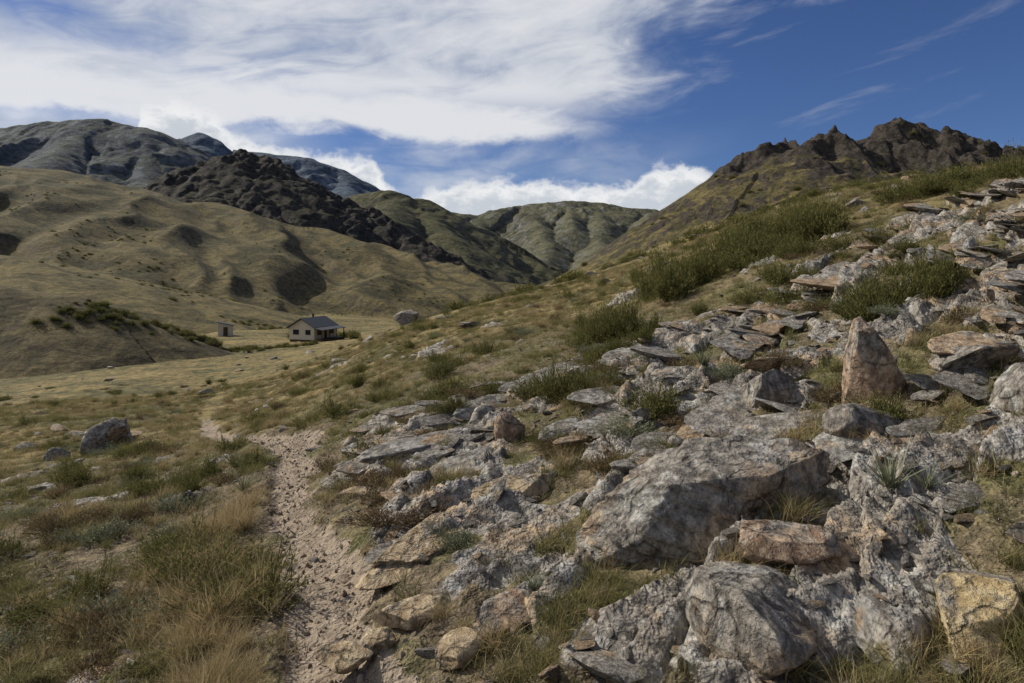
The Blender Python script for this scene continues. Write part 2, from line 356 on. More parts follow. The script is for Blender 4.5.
hill('grass_hill',[([(-700,520,100),(-485,500,88),(-375,500,77),(-331,500,74),(-302,500,67),(-280,500,60),(-243,500,53),(-206,500,44),(-149,480,21),(-91,440,0),(-48,400,-12),(-20,370,-19)],.30,26),
 ([(-375,500,74),(-290,380,34),(-215,290,6)],.38,18),([(-280,500,58),(-205,400,22),(-140,300,-8)],.40,14),([(-331,500,70),(-250,380,30),(-180,300,-2)],.38,14)],(-760,20,180,640),1.5,mC,62,16,1.6,30,600,None,None,.1,1.,14.)
hill('golden_spur',[([(-260,230,16),(-150,200,5.9),(-121,200,-1.5),(-91,198,-9),(-71,195,-15)],.26,8)],(-300,-50,130,250),.6,mH,20,1.4,.6,9,700,None,None,.1)
hill('eroded_bluff',[([(-150,112,3),(-78,104,-.8),(-69,104,-2.2),(-60,104,-5.6),(-50,104,-10.6)],.46,3.)],(-165,-42,72,150),.3,mBl,14,1.6,.4,5,800)
cfk=lambda X,Y:np.clip(ss(X,42,50)*(1-.5*ss(X,71,75)*(1-ss(X,78,82)))*(1-ss(X,108,116)),0,1)
hill('crag_hill',[([(170,150,30),(129,150,23),(112,150,22.5),(106,150,25.5),(101.,150,30.0),(94,150,31.6),(85,150,32.4),(78.6,150,30.8),(73,150,28.6),(68.7,150,31.4),(63,150,31.2),(57.8,150,28.8),(51,150,25.6),(46.8,150,22.0),(41.3,150,16.8),(36.9,150,12.8),(30.9,165,8.2),(17.9,180,2.0),(-.6,190,-6)],.70,3.4)],(-20,180,70,230),.33,mK,13,3.4,.9,9,900,(3.6,10,26),cfk)
print('hills',time.time()-T0)
# ------------------------------------------------------------ rocks
def ico(sub):
    bm=bmesh.new();bmesh.ops.create_icosphere(bm,subdivisions=sub,radius=1.)
    v=np.array([x.co[:] for x in bm.verts]);f=[[q.index for q in p.verts] for p in bm.faces];bm.free();return v,f
ICO={s:ico(s) for s in(3,4,5,6)}
def rockmesh(name,seed,dims,sub,mat,ncut=14,noise=.0,smooth=False,depth=(.45,.85),extra=()):
    rg=np.random.default_rng(seed);v,f=ICO[sub];v=v.copy()
    v=np.sign(v)*np.abs(v)**.75
    cuts=[(n/np.linalg.norm(n),rg.uniform(*depth)) for n in rg.normal(size=(ncut,3))]
    for n_,d_ in list(extra):cuts.append((np.array(n_)/np.linalg.norm(n_),d_))
    for n_,d_ in cuts:
        k=v@n_-d_;k=np.clip(k,0,None);v-=k[:,None]*n_[None]*.97
    if noise:
        for i,(s,a) in enumerate(((1.7,1.),(4.3,.6),(10,.35),(24,.16))):
            dn=noise2(v[:,0]*s+v[:,2]*s*.7+seed,v[:,1]*s-v[:,2]*s*.6,seed+i)
            dn=dn if i!=1 else -np.abs(dn)*1.6
            l=np.linalg.norm(v,axis=1)[:,None]+1e-6;v=v+v/l*(dn*a*noise)[:,None]
    mx=np.abs(v).max(0);v=v/mx*np.array(dims)/2
    return mesh_raw(name,v,f,[mat],smooth)
def hz(x,y):return float(H(np.array([float(x)]),np.array([float(y)]))[0])
def put(name,me,x,y,dz,rot):
    ob=bpy.data.objects.new(name,me);scene.collection.objects.link(ob);ob.location=(x,y,float(base(np.array([float(x)]),np.array([float(y)]))[0])+dz);ob.rotation_euler=[math.radians(a) for a in rot];return ob
put('lichen_boulder',rockmesh('lichen_boulder',21,(1.62,.80,.66),6,mr_grey,14,.07,True,(.5,.85),[((.15,-.35,1),.46),((-.3,-1,.35),.5),((-1,-.3,.5),.66),((1,-.2,.5),.8)]),1.10,3.62,.18,(2,-11,17))
put('lichen_boulder',rockmesh('foreground_boulder',33,(.46,.60,.46),5,mr_grey,10,.05,True,(.5,.9),[((.2,-.4,1),.5)]),.94,2.56,.10,(8,10,24))
put('iron_stained_boulder',rockmesh('flat_orange_rock',41,(.52,.28,.19),5,mr_orange,8,.05,True,(.55,.9),[((0,-.1,1),.5)]),1.24,2.98,.13,(0,4,-8))
put('yellow_boulder',rockmesh('yellow_rock',55,(.46,.32,.24),5,mr_yel,9,.05,True,(.5,.9),[((0,-.2,1),.5)]),1.60,2.32,.09,(0,-22,25))
put('upright_boulder',rockmesh('upright_boulder',62,(.46,.36,.78),5,mr_orange,7,.045,True,(.6,.9),[((.9,0,.65),.46),((-.7,0,.25),.66),((0,-1,.1),.6)]),2.46,4.62,.19,(0,-5,-12))
put('lichen_boulder',rockmesh('block_a',71,(.50,.36,.28),5,mr_grey,9,.05,True),2.08,4.05,.09,(0,5,-15))
put('lichen_boulder',rockmesh('block_b',72,(.42,.34,.36),5,mr_grey,9,.05,True),1.92,5.05,.12,(0,0,20))
put('lichen_boulder',rockmesh('block_c',73,(.50,.45,.34),5,mr_grey,9,.05,True),2.85,3.75,.06,(0,-8,30))
put('lichen_boulder',rockmesh('block_d',74,(.62,.34,.24),5,mr_grey,9,.05,True),3.05,4.5,.08,(0,-6,15))
put('lichen_boulder',rockmesh('left_rock',176,(1.25,.9,.95),5,mr_grey,16,.07,True,(.5,.85)),-8.2,14,.20,(0,-18,25))
put('lichen_boulder',rockmesh('left_rock2',76,(.5,.35,.4),4,mr_grey,9,.04,True),-8.95,13.4,.05,(0,0,40))
put('lichen_boulder',rockmesh('slope_rock',77,(1.7,1.2,1.5),5,mr_grey,12,.06,True,(.5,.9)),-6.9,45,.45,(0,0,10))
put('lichen_boulder',rockmesh('mid_rock',78,(.30,.24,.36),5,mr_orange,9,.05,True),-.03,6.15,.1,(0,8,10))
put('lichen_boulder',rockmesh('base_rock',79,(.26,.2,.16),5,mr_grey,9,.05,True),.42,2.72,.05,(0,8,60))
put('lichen_boulder',rockmesh('base_rock2',80,(.34,.22,.16),5,mr_orange,9,.05,True),-.02,3.05,.04,(0,-8,40))
put('tan_slab',rockmesh('tan_slab',81,(1.2,.36,.15),5,mr_tan,9,.05,True,(.5,.9),[((0,0,1),.35)]),-.42,4.0,.07,(12,-6,46))
put('tan_slab',rockmesh('tan_slab2',82,(.8,.28,.15),5,mr_tan,8,.05,True,(.5,.9),[((0,0,1),.35)]),-.02,4.55,.09,(8,-4,40))
put('tan_slab',rockmesh('tan_slab3',83,(.42,.22,.12),5,mr_tan,8,.05,True,(.5,.9),[((0,0,1),.35)]),-.47,3.25,.03,(6,0,35))
put('tan_slab',rockmesh('tan_slab4',84,(.26,.17,.09),5,mr_tan,7,.04,True),-.72,2.95,.0,(0,8,5))
put('tan_slab',rockmesh('tan_slab5',85,(.28,.18,.10),5,mr_tan,8,.04,True),-.24,2.85,.03,(0,-8,50))
put('tan_slab',rockmesh('tan_slab6',86,(.20,.15,.08),5,mr_tan,8,.04,True),-.60,3.05,.0,(0,-8,80))
put('tan_slab',rockmesh('tan_slab7',87,(.30,.2,.12),5,mr_tan,8,.04,True),-1.2,5.2,.03,(0,-8,30))
put('tan_slab',rockmesh('tan_slab8',88,(.55,.24,.13),5,mr_tan,9,.05,True,(.5,.9),[((0,0,1),.35)]),-.62,3.72,.03,(10,-4,50))
def srccoll(name,meshes):
    c=bpy.data.collections.new(name)
    for i,me in enumerate(meshes):
        o=bpy.data.objects.new(f'{name}_{i:02d}',me);c.objects.link(o)
    return c
def scatter(name,P,rot,scl,idx,coll):
    me=bpy.data.meshes.new(name);n=len(P);me.vertices.add(n);me.vertices.foreach_set('co',np.asarray(P,np.float32).ravel())
    for nm,v in(('rot',rot),('scl',scl)):
        a=me.attributes.new(nm,'FLOAT_VECTOR','POINT');a.data.foreach_set('vector',np.asarray(v,np.float32).ravel())
    a=me.attributes.new('idx','INT','POINT');a.data.foreach_set('value',np.asarray(idx,np.int32))
    ob=bpy.data.objects.new(name,me);scene.collection.objects.link(ob)
    ng=bpy.data.node_groups.new(name,'GeometryNodeTree')
    ng.interface.new_socket('Geometry',in_out='INPUT',socket_type='NodeSocketGeometry');ng.interface.new_socket('Geometry',in_out='OUTPUT',socket_type='NodeSocketGeometry')
    N=ng.nodes;L=ng.links;gi=N.new('NodeGroupInput');go=N.new('NodeGroupOutput')
    ci=N.new('GeometryNodeCollectionInfo');ci.inputs['Collection'].default_value=coll;ci.inputs['Separate Children'].default_value=True;ci.inputs['Reset Children'].default_value=True
    ip=N.new('GeometryNodeInstanceOnPoints');ip.inputs['Pick Instance'].default_value=True
    def na(nm,ty):
        q=N.new('GeometryNodeInputNamedAttribute');q.data_type=ty;q.inputs['Name'].default_value=nm
        return [o for o in q.outputs if o.enabled and o.name=='Attribute'][0]
    e=N.new('FunctionNodeEulerToRotation');L.new(na('rot','FLOAT_VECTOR'),e.inputs[0]);L.new(e.outputs[0],ip.inputs['Rotation'])
    L.new(na('scl','FLOAT_VECTOR'),ip.inputs['Scale']);L.new(na('idx','INT'),ip.inputs['Instance Index'])
    L.new(gi.outputs[0],ip.inputs['Points']);L.new(ci.outputs[0],ip.inputs['Instance']);L.new(ip.outputs[0],go.inputs[0])
    md=ob.modifiers.new('instances','NODES');md.node_group=ng;return ob
def samp(n,y0,y1,amax=.95,power=1.0,seed=0):
    rg=np.random.default_rng(seed);u=rg.random(n)
    y=(y0**power+u*(y1**power-y0**power))**(1/power)
    x=(rg.random(n)*2-1)*(amax*y+.8);return x,y,rg
rv=[rockmesh(f'rv{i}',200+i,(1,rng.uniform(.55,.95),rng.uniform(.35,.75)),4,mrock,12,.035,True,(.4,.85)) for i in range(8)]
rv+=[rockmesh(f'rv{i}',200+i,(1,rng.uniform(.55,.95),rng.uniform(.35,.75)),3,mrock,12,.02,False,(.4,.85)) for i in range(8,14)]
rv+=[rockmesh(f'sl{i}',240+i,(1,rng.uniform(.32,.48),rng.uniform(.14,.24)),5,mrock,11,.05,True,(.4,.85),[((0,0,1),.4)]) for i in range(6)]
rc_=srccoll('loose_rock_shapes',rv)
grv=srccoll('gravel_shapes',[rockmesh(f'gv{i}',260+i,(1,.8,.6),3,mgr,10,0,False) for i in range(3)])
x,y,rg=samp(52000,1.4,40,1.0,.9,1)
m=rockmask(x,y);td=trail(x,y);cl=fbm(x*.5,y*.5,3,61)
tx=np.interp(y,TR[:,1],TR[:,0])
right=ss(x-tx,.3,1.2)*ss(9.5+.35*x-y,-1,2)
leftp=ss(fbm(x*.7+3,y*.7,2,62),.0,.25)*(1-ss(y,6,14))*.34
pr=.06+.22*right*ss(cl,-.25,.2)+.10*m+leftp;pr*=np.where(td<.02,.45,1.)
pr*=np.where(x<tx,.95,1);pr*=np.where(y>12,.45,1)
k=(rg.random(len(x))<pr)&(np.hypot(x,y)>1.3);x,y,td=x[k],y[k],td[k];z=H(x,y)
s=np.clip(np.exp(rg.normal(-2.78,.64,len(x))),.02,.40)
s=np.where(td<.05,np.minimum(s,.09),s);s=s*(1+np.clip(y-8,0,30)*.03)
near=np.hypot((x-1)*.8,y-3.5)<.9;s=np.where(near,np.minimum(s,.10),s);s=np.where(y<2.4,np.minimum(s,.2),s)
n_=len(x);ang=np.where(rg.random(n_)<.6,math.radians(42)+rg.normal(0,.3,n_),rg.random(n_)*6.28)
rot=np.stack([rg.normal(.08,.17,n_),rg.normal(-.08,.17,n_),ang],1)
s3=[np.stack([s*rg.uniform(1,1.7,n_),s,s*rg.uniform(.5,.85,n_)],1)]
P3=[np.stack([x,y,z-s*.03],1)];R3=[rot];I3=[rg.integers(0,14,n_)]
x,y,rg=samp(9000,2.2,16,.9,1.1,21);tx=np.interp(y,TR[:,1],TR[:,0])
pp=(x*.74+y*.67);tt_=(-x*.67+y*.74)
pr=.30*ss(x-tx,.4,1.3)*ss(9.3+.38*x-y,-1,2)*ss(fbm(pp*.35,tt_*1.2,2,63),-.05,.2)
k=rg.random(len(x))<pr
k&=np.hypot((x-1)*.7,y-3.4)>.85
x,y=x[k],y[k];n_=len(x);s=np.clip(np.exp(rg.normal(-.95,.4,n_)),.2,.95);s=np.where(y<3,np.minimum(s,.32),s)
P3.append(np.stack([x,y,base(x,y)+.02+s*.04],1));R3.append(np.stack([rg.normal(.22,.09,n_),rg.normal(-.05,.08,n_),math.radians(43)+rg.normal(0,.12,n_)],1))
s3.append(np.stack([s*1.6,s*1.3,s*rg.uniform(.6,1.,n_)],1));I3.append(rg.integers(14,20,n_))
# scattered boulders further out on the flats and the hillside
rg=np.random.default_rng(222);n_=240;y=16+rg.random(n_)**1.3*110;x=y*rg.uniform(-.75,.6,n_);k=fbm(x/9,y/9,2,223)>.0;x,y=x[k],y[k];n_=len(x)
s=np.clip(np.exp(rg.normal(-.75,.45,n_)),.2,1.5)*(1+y*.004)
P3.append(np.stack([x,y,H(x,y)+s*.08],1));R3.append(np.stack([rg.normal(0,.15,n_),rg.normal(0,.15,n_),rg.random(n_)*6.28],1))
s3.append(np.stack([s*1.2,s,s*.9],1));I3.append(rg.integers(0,8,n_))
scatter('loose_rocks',np.concatenate(P3),np.concatenate(R3),np.concatenate(s3),np.concatenate(I3),rc_)
x,y,rg=samp(16000,1.6,14,.9,.6,2);td=trail(x,y);pr=np.where(td<.1,.5,.12);k=rg.random(len(x))<pr;x,y=x[k],y[k]
n2_=4200;tt=rg.random(n2_)**1.3;ty=2.0+tt*11;txx=np.interp(ty,TR[:,1],TR[:,0])+rg.normal(0,.2,n2_);x=np.concatenate([x,txx]);y=np.concatenate([y,ty]);z=H(x,y)
n_=len(x);s=np.clip(np.exp(rg.normal(-4.4,.6,n_)),.005,.045)
scatter('gravel',np.stack([x,y,z+s*.05],1),rg.random((n_,3))*6.28,np.stack([s*1.3,s,s*.7],1),rg.integers(0,3,n_),grv)
print('gravel',n_,time.time()-T0)
# ------------------------------------------------------------ vegetation
def vegmat(name,c0,c1,c2,tr=.35):
    m=bpy.data.materials.new(name);m.use_nodes=True;t=NT(m.node_tree);m.node_tree.nodes.remove(m.node_tree.nodes['Principled BSDF'])
    oi=t.new('ShaderNodeObjectInfo');tt=t.attr('t');v=t.attr('v')
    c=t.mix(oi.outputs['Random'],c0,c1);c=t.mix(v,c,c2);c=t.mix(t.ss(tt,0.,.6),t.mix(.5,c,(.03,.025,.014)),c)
    d=t.new('ShaderNodeBsdfDiffuse');q=t.new('ShaderNodeBsdfTranslucent');t.l.new(c,d.inputs[0]);t.l.new(c,q.inputs[0])
    mx=t.new('ShaderNodeMixShader');mx.inputs[0].default_value=tr;t.l.new(d.outputs[0],mx.inputs[1]);t.l.new(q.outputs[0],mx.inputs[2])
    t.l.new(mx.outputs[0],m.node_tree.nodes['Material Output'].inputs[0]);return m
m_gold=vegmat('golden_grass',(.30,.21,.088),(.23,.17,.082),(.41,.34,.195),.35)
m_strw=vegmat('long_golden_grass',(.33,.235,.11),(.25,.185,.09),(.46,.37,.21),.38)
m_grn=vegmat('green_grass',(.105,.125,.040),(.165,.155,.058),(.25,.215,.095),.35)
m_bsh=vegmat('olive_shrub_leaf',(.078,.088,.028),(.11,.108,.036),(.18,.165,.062),.3)
m_dry=vegmat('dry_brown_shrub',(.14,.095,.05),(.10,.08,.045),(.21,.155,.085),.2)
m_sil=vegmat('silver_leaf',(.13,.15,.09),(.17,.18,.11),(.26,.26,.17),.2)
def tuft(name,seed,nb,h,lean,width,mat,base=.06,droop=.5,seg=4):
    rg=np.random.default_rng(seed);V=[];F=[];Tt=[];Vv=[]
    for i in range(nb):
        a=rg.random()*6.28;bx,by=rg.normal(0,base,2);hh=h*rg.uniform(.45,1.1);le=lean*rg.uniform(.15,1.2);dr=droop*rg.uniform(.3,1.3)
        dx,dy=math.cos(a),math.sin(a);w=width*rg.uniform(.6,1.2);k=len(V);vv=rg.random()
        sb=rg.random()*3;wx,wy=math.cos(a+1.57+sb)*w,math.sin(a+1.57+sb)*w
        for j in range(seg+1):
            q=j/seg;o=hh*(le*q+dr*q*q*q*le);z=hh*(q-.45*dr*le*q*q*q)
            cx_,cy_=bx+dx*o,by+dy*o;ww=(1-q**1.5)
            if j<seg:V+=[(cx_-wx*ww,cy_-wy*ww,z-.01),(cx_+wx*ww,cy_+wy*ww,z-.01)];Tt+=[q,q];Vv+=[vv,vv]
            else:V.append((cx_,cy_,z));Tt.append(1);Vv.append(vv)
        for j in range(seg-1):F.append((k+2*j,k+2*j+1,k+2*j+3,k+2*j+2))
        F.append((k+2*seg-2,k+2*seg-1,k+2*seg))
    return mesh_raw(name,V,F,[mat],False,{'t':Tt,'v':Vv})
def bush(name,seed,ns,R,Hh,leaf,mat,per=26,up=.6):
    rg=np.random.default_rng(seed);V=[];F=[];Tt=[];Vv=[]
    def quad(c,d,w,l,tq,vv):
        d=d/np.linalg.norm(d);s=np.cross(d,rg.normal(size=3));s/=np.linalg.norm(s)+1e-6
        k=len(V);V.extend([c-s*w*.3,c+d*l*.5-s*w,c+d*l,c+d*l*.5+s*w,]);F.append((k,k+1,k+2,k+3));Tt.extend([tq]*4);Vv.extend([vv]*4)
    lob=rg.normal(size=(6,2))*R*.5;lh=rg.uniform(.55,1.1,6)
    for i in range(ns):
        a=rg.random()*6.28;L=rg.random()**.5;li=rg.integers(6);o=lob[li]*rg.uniform(.4,1)
        tip=np.array([math.cos(a)*R*L*.6+o[0],math.sin(a)*R*L*.6+o[1],Hh*lh[li]*(1-.5*L*L)*rg.uniform(.5,1.2)]);b0=np.array([o[0]*.6,o[1]*.6,-.02]);vv=rg.random()
        mid=(b0+tip)/2+rg.normal(0,R*.06,3)
        for p,q in((b0,mid),(mid,tip)):
            d=q-p;s=np.cross(d,(0.3,.9,.1));s=s/np.linalg.norm(s)*leaf*.10;k=len(V);V.extend([p-s,p+s,q+s*.6,q-s*.6]);F.append((k,k+1,k+2,k+3));Tt.extend([.05]*4);Vv.extend([0]*4)
        for j in range(per):
            q=rg.uniform(.3,1.02);p=(b0+(mid-b0)*q*2) if q<.5 else mid+(tip-mid)*(q-.5)*2
            p=p+rg.normal(0,leaf*.7,3)
            d=(tip-mid)/np.linalg.norm(tip-mid)*up+rg.normal(0,.5,3)*(1-up*.4)+np.array([0,0,.3])
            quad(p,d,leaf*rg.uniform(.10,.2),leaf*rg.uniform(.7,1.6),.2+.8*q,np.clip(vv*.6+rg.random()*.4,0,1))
    return mesh_raw(name,V,F,[mat],False,{'t':Tt,'v':Vv})
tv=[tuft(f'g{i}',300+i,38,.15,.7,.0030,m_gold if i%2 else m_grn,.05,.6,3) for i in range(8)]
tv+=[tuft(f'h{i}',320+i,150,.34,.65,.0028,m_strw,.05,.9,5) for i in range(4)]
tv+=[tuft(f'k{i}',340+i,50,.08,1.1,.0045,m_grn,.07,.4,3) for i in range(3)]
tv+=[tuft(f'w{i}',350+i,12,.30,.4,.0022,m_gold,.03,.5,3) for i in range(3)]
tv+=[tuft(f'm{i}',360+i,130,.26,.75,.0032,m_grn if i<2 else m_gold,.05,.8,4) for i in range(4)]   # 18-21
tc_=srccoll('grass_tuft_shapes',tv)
x,y,rg=samp(95000,1.3,40,1.0,.75,3)
td=trail(x,y);m=rockmask(x,y);cl=fbm(x*1.2,y*1.2,3,71)
tx=np.interp(y,TR[:,1],TR[:,0]);left=1-ss(x-tx,-.2,.4)
pr=(.12+.50*ss(cl,-.12,.22))*ss(td,.0,.16)*(1-.92*ss(m,.25,.6));pr*=.85+.1*left;pr*=np.where(y>14,1.2,1)
k=(rg.random(len(x))<pr)&(np.hypot(x,y)>1.2);x,y,cl,left=x[k],y[k],cl[k],left[k];z=H(x,y);n_=len(x)
gd=fbm(x*.45+9,y*.45,2,72)+.05*left
r1=rg.random(n_)
idx=np.where(r1<.16,rg.integers(12,15,n_),np.where(gd+rg.normal(0,.13,n_)>.02,1+2*rg.integers(0,4,n_),2*rg.integers(0,4,n_)))
idx=np.where((r1>.955),rg.integers(15,18,n_),idx)
idx=np.where((r1>.895)&(r1<.95),rg.integers(18,22,n_),idx)
s=rg.uniform(.45,1.05,n_)*(1+np.clip(y-8,0,30)*.04)*.8
s3=np.stack([s,s,s*rg.uniform(.6,1.1,n_)],1)
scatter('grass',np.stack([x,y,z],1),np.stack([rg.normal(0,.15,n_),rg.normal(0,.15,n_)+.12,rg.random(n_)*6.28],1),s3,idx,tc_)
print('grass',n_,time.time()-T0)
rg=np.random.default_rng(5);cx_=rg.random(30)*3.4+2.1;cs_=rg.uniform(-.50,-.24,30)-.40*rg.random(30);X_=[];Y_=[]
for a,c_ in zip(cx_,cs_):
    kk=rg.integers(2,7);X_+=list(np.interp(a,TR[:,1],TR[:,0])+c_+rg.normal(0,.08,kk));Y_+=list(a+rg.normal(0,.09,kk))
xx=np.array(X_);yy=np.array(Y_);k=(trail(xx,yy)>.04);xx,yy=xx[k],yy[k];z=H(xx,yy);n_=len(xx)
s=rg.uniform(.28,.78,n_)
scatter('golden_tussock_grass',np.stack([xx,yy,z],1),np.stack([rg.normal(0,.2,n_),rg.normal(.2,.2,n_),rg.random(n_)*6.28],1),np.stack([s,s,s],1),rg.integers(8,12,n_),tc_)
# shrubs
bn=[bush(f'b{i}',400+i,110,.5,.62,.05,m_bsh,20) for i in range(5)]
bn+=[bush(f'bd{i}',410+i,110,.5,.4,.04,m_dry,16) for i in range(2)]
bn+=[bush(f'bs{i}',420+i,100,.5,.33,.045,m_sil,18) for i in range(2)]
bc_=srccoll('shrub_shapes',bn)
def bushes(name,pts,seed):
    rg=np.random.default_rng(seed);A=np.array(pts,float);z=H(A[:,0],A[:,1]);n=len(A)
    s=A[:,2];h=A[:,3]
    scatter(name,np.stack([A[:,0],A[:,1],z-.02],1),np.stack([rg.normal(0,.06,n),rg.normal(0,.06,n),rg.random(n)*6.28],1),np.stack([s,s,h],1),A[:,4].astype(int),bc_)
rg=np.random.default_rng(77);bp=[]
for i in range(36):
    q=rg.random();bp.append((2.5+3.9*q+rg.normal(0,.25),13.0+1.5*q+rg.normal(0,.7),rg.uniform(.7,1.3),rg.uniform(.7,1.5),rg.integers(0,5)))
for i in range(7):bp.append((5.5+rg.random()*3.2,19+rg.normal(0,1),1.1,.9,rg.integers(0,5)))
for i in range(10):bp.append((7.9+1.8*rg.random(),14.+rg.normal(0,.5),rg.uniform(.6,1.1),rg.uniform(.6,1.1),rg.integers(0,5)))
for i in range(8):bp.append((1.3+rg.normal(0,.35),10.4+rg.normal(0,.5),rg.uniform(.5,.9),rg.uniform(.7,1.2),rg.integers(0,5)))
for i in range(4):bp.append((.75+rg.normal(0,.14),7.1+rg.normal(0,.12),.5,.7,rg.integers(0,5)))
for i in range(6):bp.append((3.75+rg.normal(0,.24),6.6+rg.normal(0,.12),.6,.72,rg.integers(0,5)))
for i in range(5):bp.append((9.6+rg.normal(0,.4),12.+rg.normal(0,.3),.7,.7,rg.integers(0,5)))
for i in range(12):bp.append((1.6+rg.normal(0,1.3),8.8+rg.normal(0,.6),rg.uniform(.4,.7),rg.uniform(.3,.6),rg.integers(0,5)))
for i in range(6):bp.append((rg.uniform(3.5,7),rg.uniform(9.5,11.5),rg.uniform(.5,.8),rg.uniform(.4,.7),rg.integers(0,5)))
bp+=[(-.75,7.3,.36,.42,1),(-.62,7.4,.3,.38,2),(-1.35,7.3,.26,.28,0),(-3.8,7.1,.55,.5,3),(-3.5,7.3,.4,.42,1),(-4.6,8.2,.4,.42,2),(-3.9,9.5,.45,.5,0),(-2.3,12,.4,.42,4),(-1.0,9.5,.5,.4,7),(-1.2,11,.6,.6,1),(-.6,12.5,.7,.6,2),
 (-1.25,5.3,.45,.35,6),(-1.05,5.5,.5,.4,5),(-1.0,4.9,.4,.3,6),(-2.9,6.0,.6,.5,7),(-2.5,5.2,.5,.4,8),(-3.3,5.4,.6,.5,7),(-2.0,4.4,.4,.35,8),(-2.6,4.2,.3,.45,0),(-.5,6.6,.4,.35,5),(1.5,7.9,.55,.4,7),(2.1,8.5,.6,.5,8),
 (-2.6,3.6,.55,.35,5),(-2.0,3.2,.4,.3,6),(-3.4,4.3,.6,.35,5),(-3.9,5.2,.7,.4,6),(-4.2,6.2,.7,.4,5),(-2.9,6.9,.6,.35,6),(-2.2,3.9,.5,.3,5),(-4.9,6.8,.6,.4,7)]
for i in range(400):
    y_=3.6+rg.random()**1.6*50;a_=rg.uniform(-.8,.75);bp.append((a_*y_,y_,rg.uniform(.3,.7)*(1+y_*.015),rg.uniform(.2,.5)*(1+y_*.015),rg.choice([0,1,2,3,4,0,5,6,5,6,7,8])))
bp=[p for p in bp if trail(np.array([p[0]]),np.array([p[1]]))[0]>.3*p[2] and not (abs(p[0]-1)<.9 and abs(p[1]-3.4)<1) and not (p[1]<5.5 and p[0]<.6 and p[0]>-1.2 and p[4]<5)]
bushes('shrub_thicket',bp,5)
far=bpy.data.collections.new('scrub_shapes')
for i in range(3):
    o=bpy.data.objects.new(f'scrub_{i}',bush(f'sc{i}',450+i,40,.5,.6,.14,m_bsh,12,.3));far.objects.link(o)
PS=[];SS=[]
rg=np.random.default_rng(91)
def onhill(fn,x,y,s):
    z=fn(x,y);g=H(x,y);z=np.maximum(z,g);PS.append(np.stack([x,y,z-.1],1));SS.append(s)
n_=560;y_=45+rg.random(n_)*105;x_=y_*rg.uniform(-.1,1.,n_);k=fbm(x_/14,y_/14,2,95)>.08;x_,y_=x_[k],y_[k];onhill(HF['crag_hill'],x_,y_,rg.uniform(.5,1.5,len(x_)))
n_=3000;y_=170+rg.random(n_)*330;x_=y_*rg.uniform(-.95,-.1,n_);k=fbm(x_/45,y_/45,3,96)>.14;x_,y_=x_[k],y_[k]
zz=np.maximum(HF['grass_hill'](x_,y_),HF['golden_spur'](x_,y_));g=H(x_,y_);PS.append(np.stack([x_,y_,np.maximum(zz,g)-.3],1));SS.append(rg.uniform(.7,1.8,len(x_)))
n_=150;x_=rg.uniform(-66,-36,n_);y_=104+(x_+60)*1.0+rg.normal(0,4,n_)
onhill(HF['eroded_bluff'],x_,y_,rg.uniform(.6,1.5,n_))
x_=np.array([-37,-35,-34,-47,-48,-33.]);y_=np.array([150,149,146,150,149,143.]);onhill(HF['golden_spur'],x_,y_,np.array([2.5,3,2.5,3,2.6,2.]))
P=np.concatenate(PS);s=np.concatenate(SS);n_=len(P)
scatter('hillside_scrub',P,np.stack([np.zeros(n_),np.zeros(n_),rg.random(n_)*6.28],1),np.stack([s*1.3,s*1.3,s],1),rg.integers(0,3,n_),far)
def spear(x,y,s,seed):
    me=tuft('speargrass',seed,60,.24,1.1,.006,m_sil,.015,.12,3)
    ob=bpy.data.objects.new('speargrass_plant',me);scene.collection.objects.link(ob);ob.location=(x,y,hz(x,y)+.02);ob.scale=(s,s,s)
spear(1.80,3.25,.85,1);spear(1.95,3.2,.5,2);spear(3.6,7.2,1.2,3);spear(1.75,6.2,.9,4);spear(-2.4,6.1,.8,5);spear(-3.2,7.9,1.,6);spear(.1,3.1,.45,7)
# ------------------------------------------------------------ hut
def box(x0,x1,y0,y1,z0,z1):
    v=[(x0,y0,z0),(x1,y0,z0),(x1,y1,z0),(x0,y1,z0),(x0,y0,z1),(x1,y0,z1),(x1,y1,z1),(x0,y1,z1)]
    return v,[(0,3,2,1),(4,5,6,7),(0,1,5,4),(1,2,6,5),(2,3,7,6),(3,0,4,7)]
def part(parent,name,boxes,mat):
    V=[];F=[]
    for bx in boxes:
        v,f=bx if isinstance(bx,tuple) and isinstance(bx[0],list) else box(*bx);k=len(V);V+=v;F+=[tuple(i+k for i in q) for q in f]
    o=bpy.data.objects.new(name,mesh_raw(name,V,F,[mat]));scene.collection.objects.link(o);o.parent=parent;return o
cream=flatmat('cream_cladding',(.54,.49,.38),.7,.06);roofm=flatmat('grey_roofing',(.06,.063,.07),.6,.15);woodm=flatmat('dark_timber',(.08,.055,.035));glass=flatmat('window_glass',(.02,.025,.03),.1)
hut=bpy.data.objects.new('mountain_hut',None);scene.collection.objects.link(hut)
W_,L_,h_,rz=3.0,7.5,2.5,4.2
prism=([(-W_,0,0),(W_,0,0),(W_,0,h_),(0,0,rz),(-W_,0,h_),(-W_,L_,0),(W_,L_,0),(W_,L_,h_),(0,L_,rz),(-W_,L_,h_)],[(0,1,2,3,4),(9,8,7,6,5),(1,6,7,2),(0,4,9,5),(2,7,8,3),(3,8,9,4),(0,5,6,1)])
part(hut,'walls',[prism],cream)
def slab(x0,z0,x1,z1,y0,y1,t_):
    return ([(x0,y0,z0),(x1,y0,z1),(x1,y1,z1),(x0,y1,z0),(x0,y0,z0+t_),(x1,y0,z1+t_),(x1,y1,z1+t_),(x0,y1,z0+t_)],[(0,3,2,1),(4,5,6,7),(0,1,5,4),(1,2,6,5),(2,3,7,6),(3,0,4,7)])
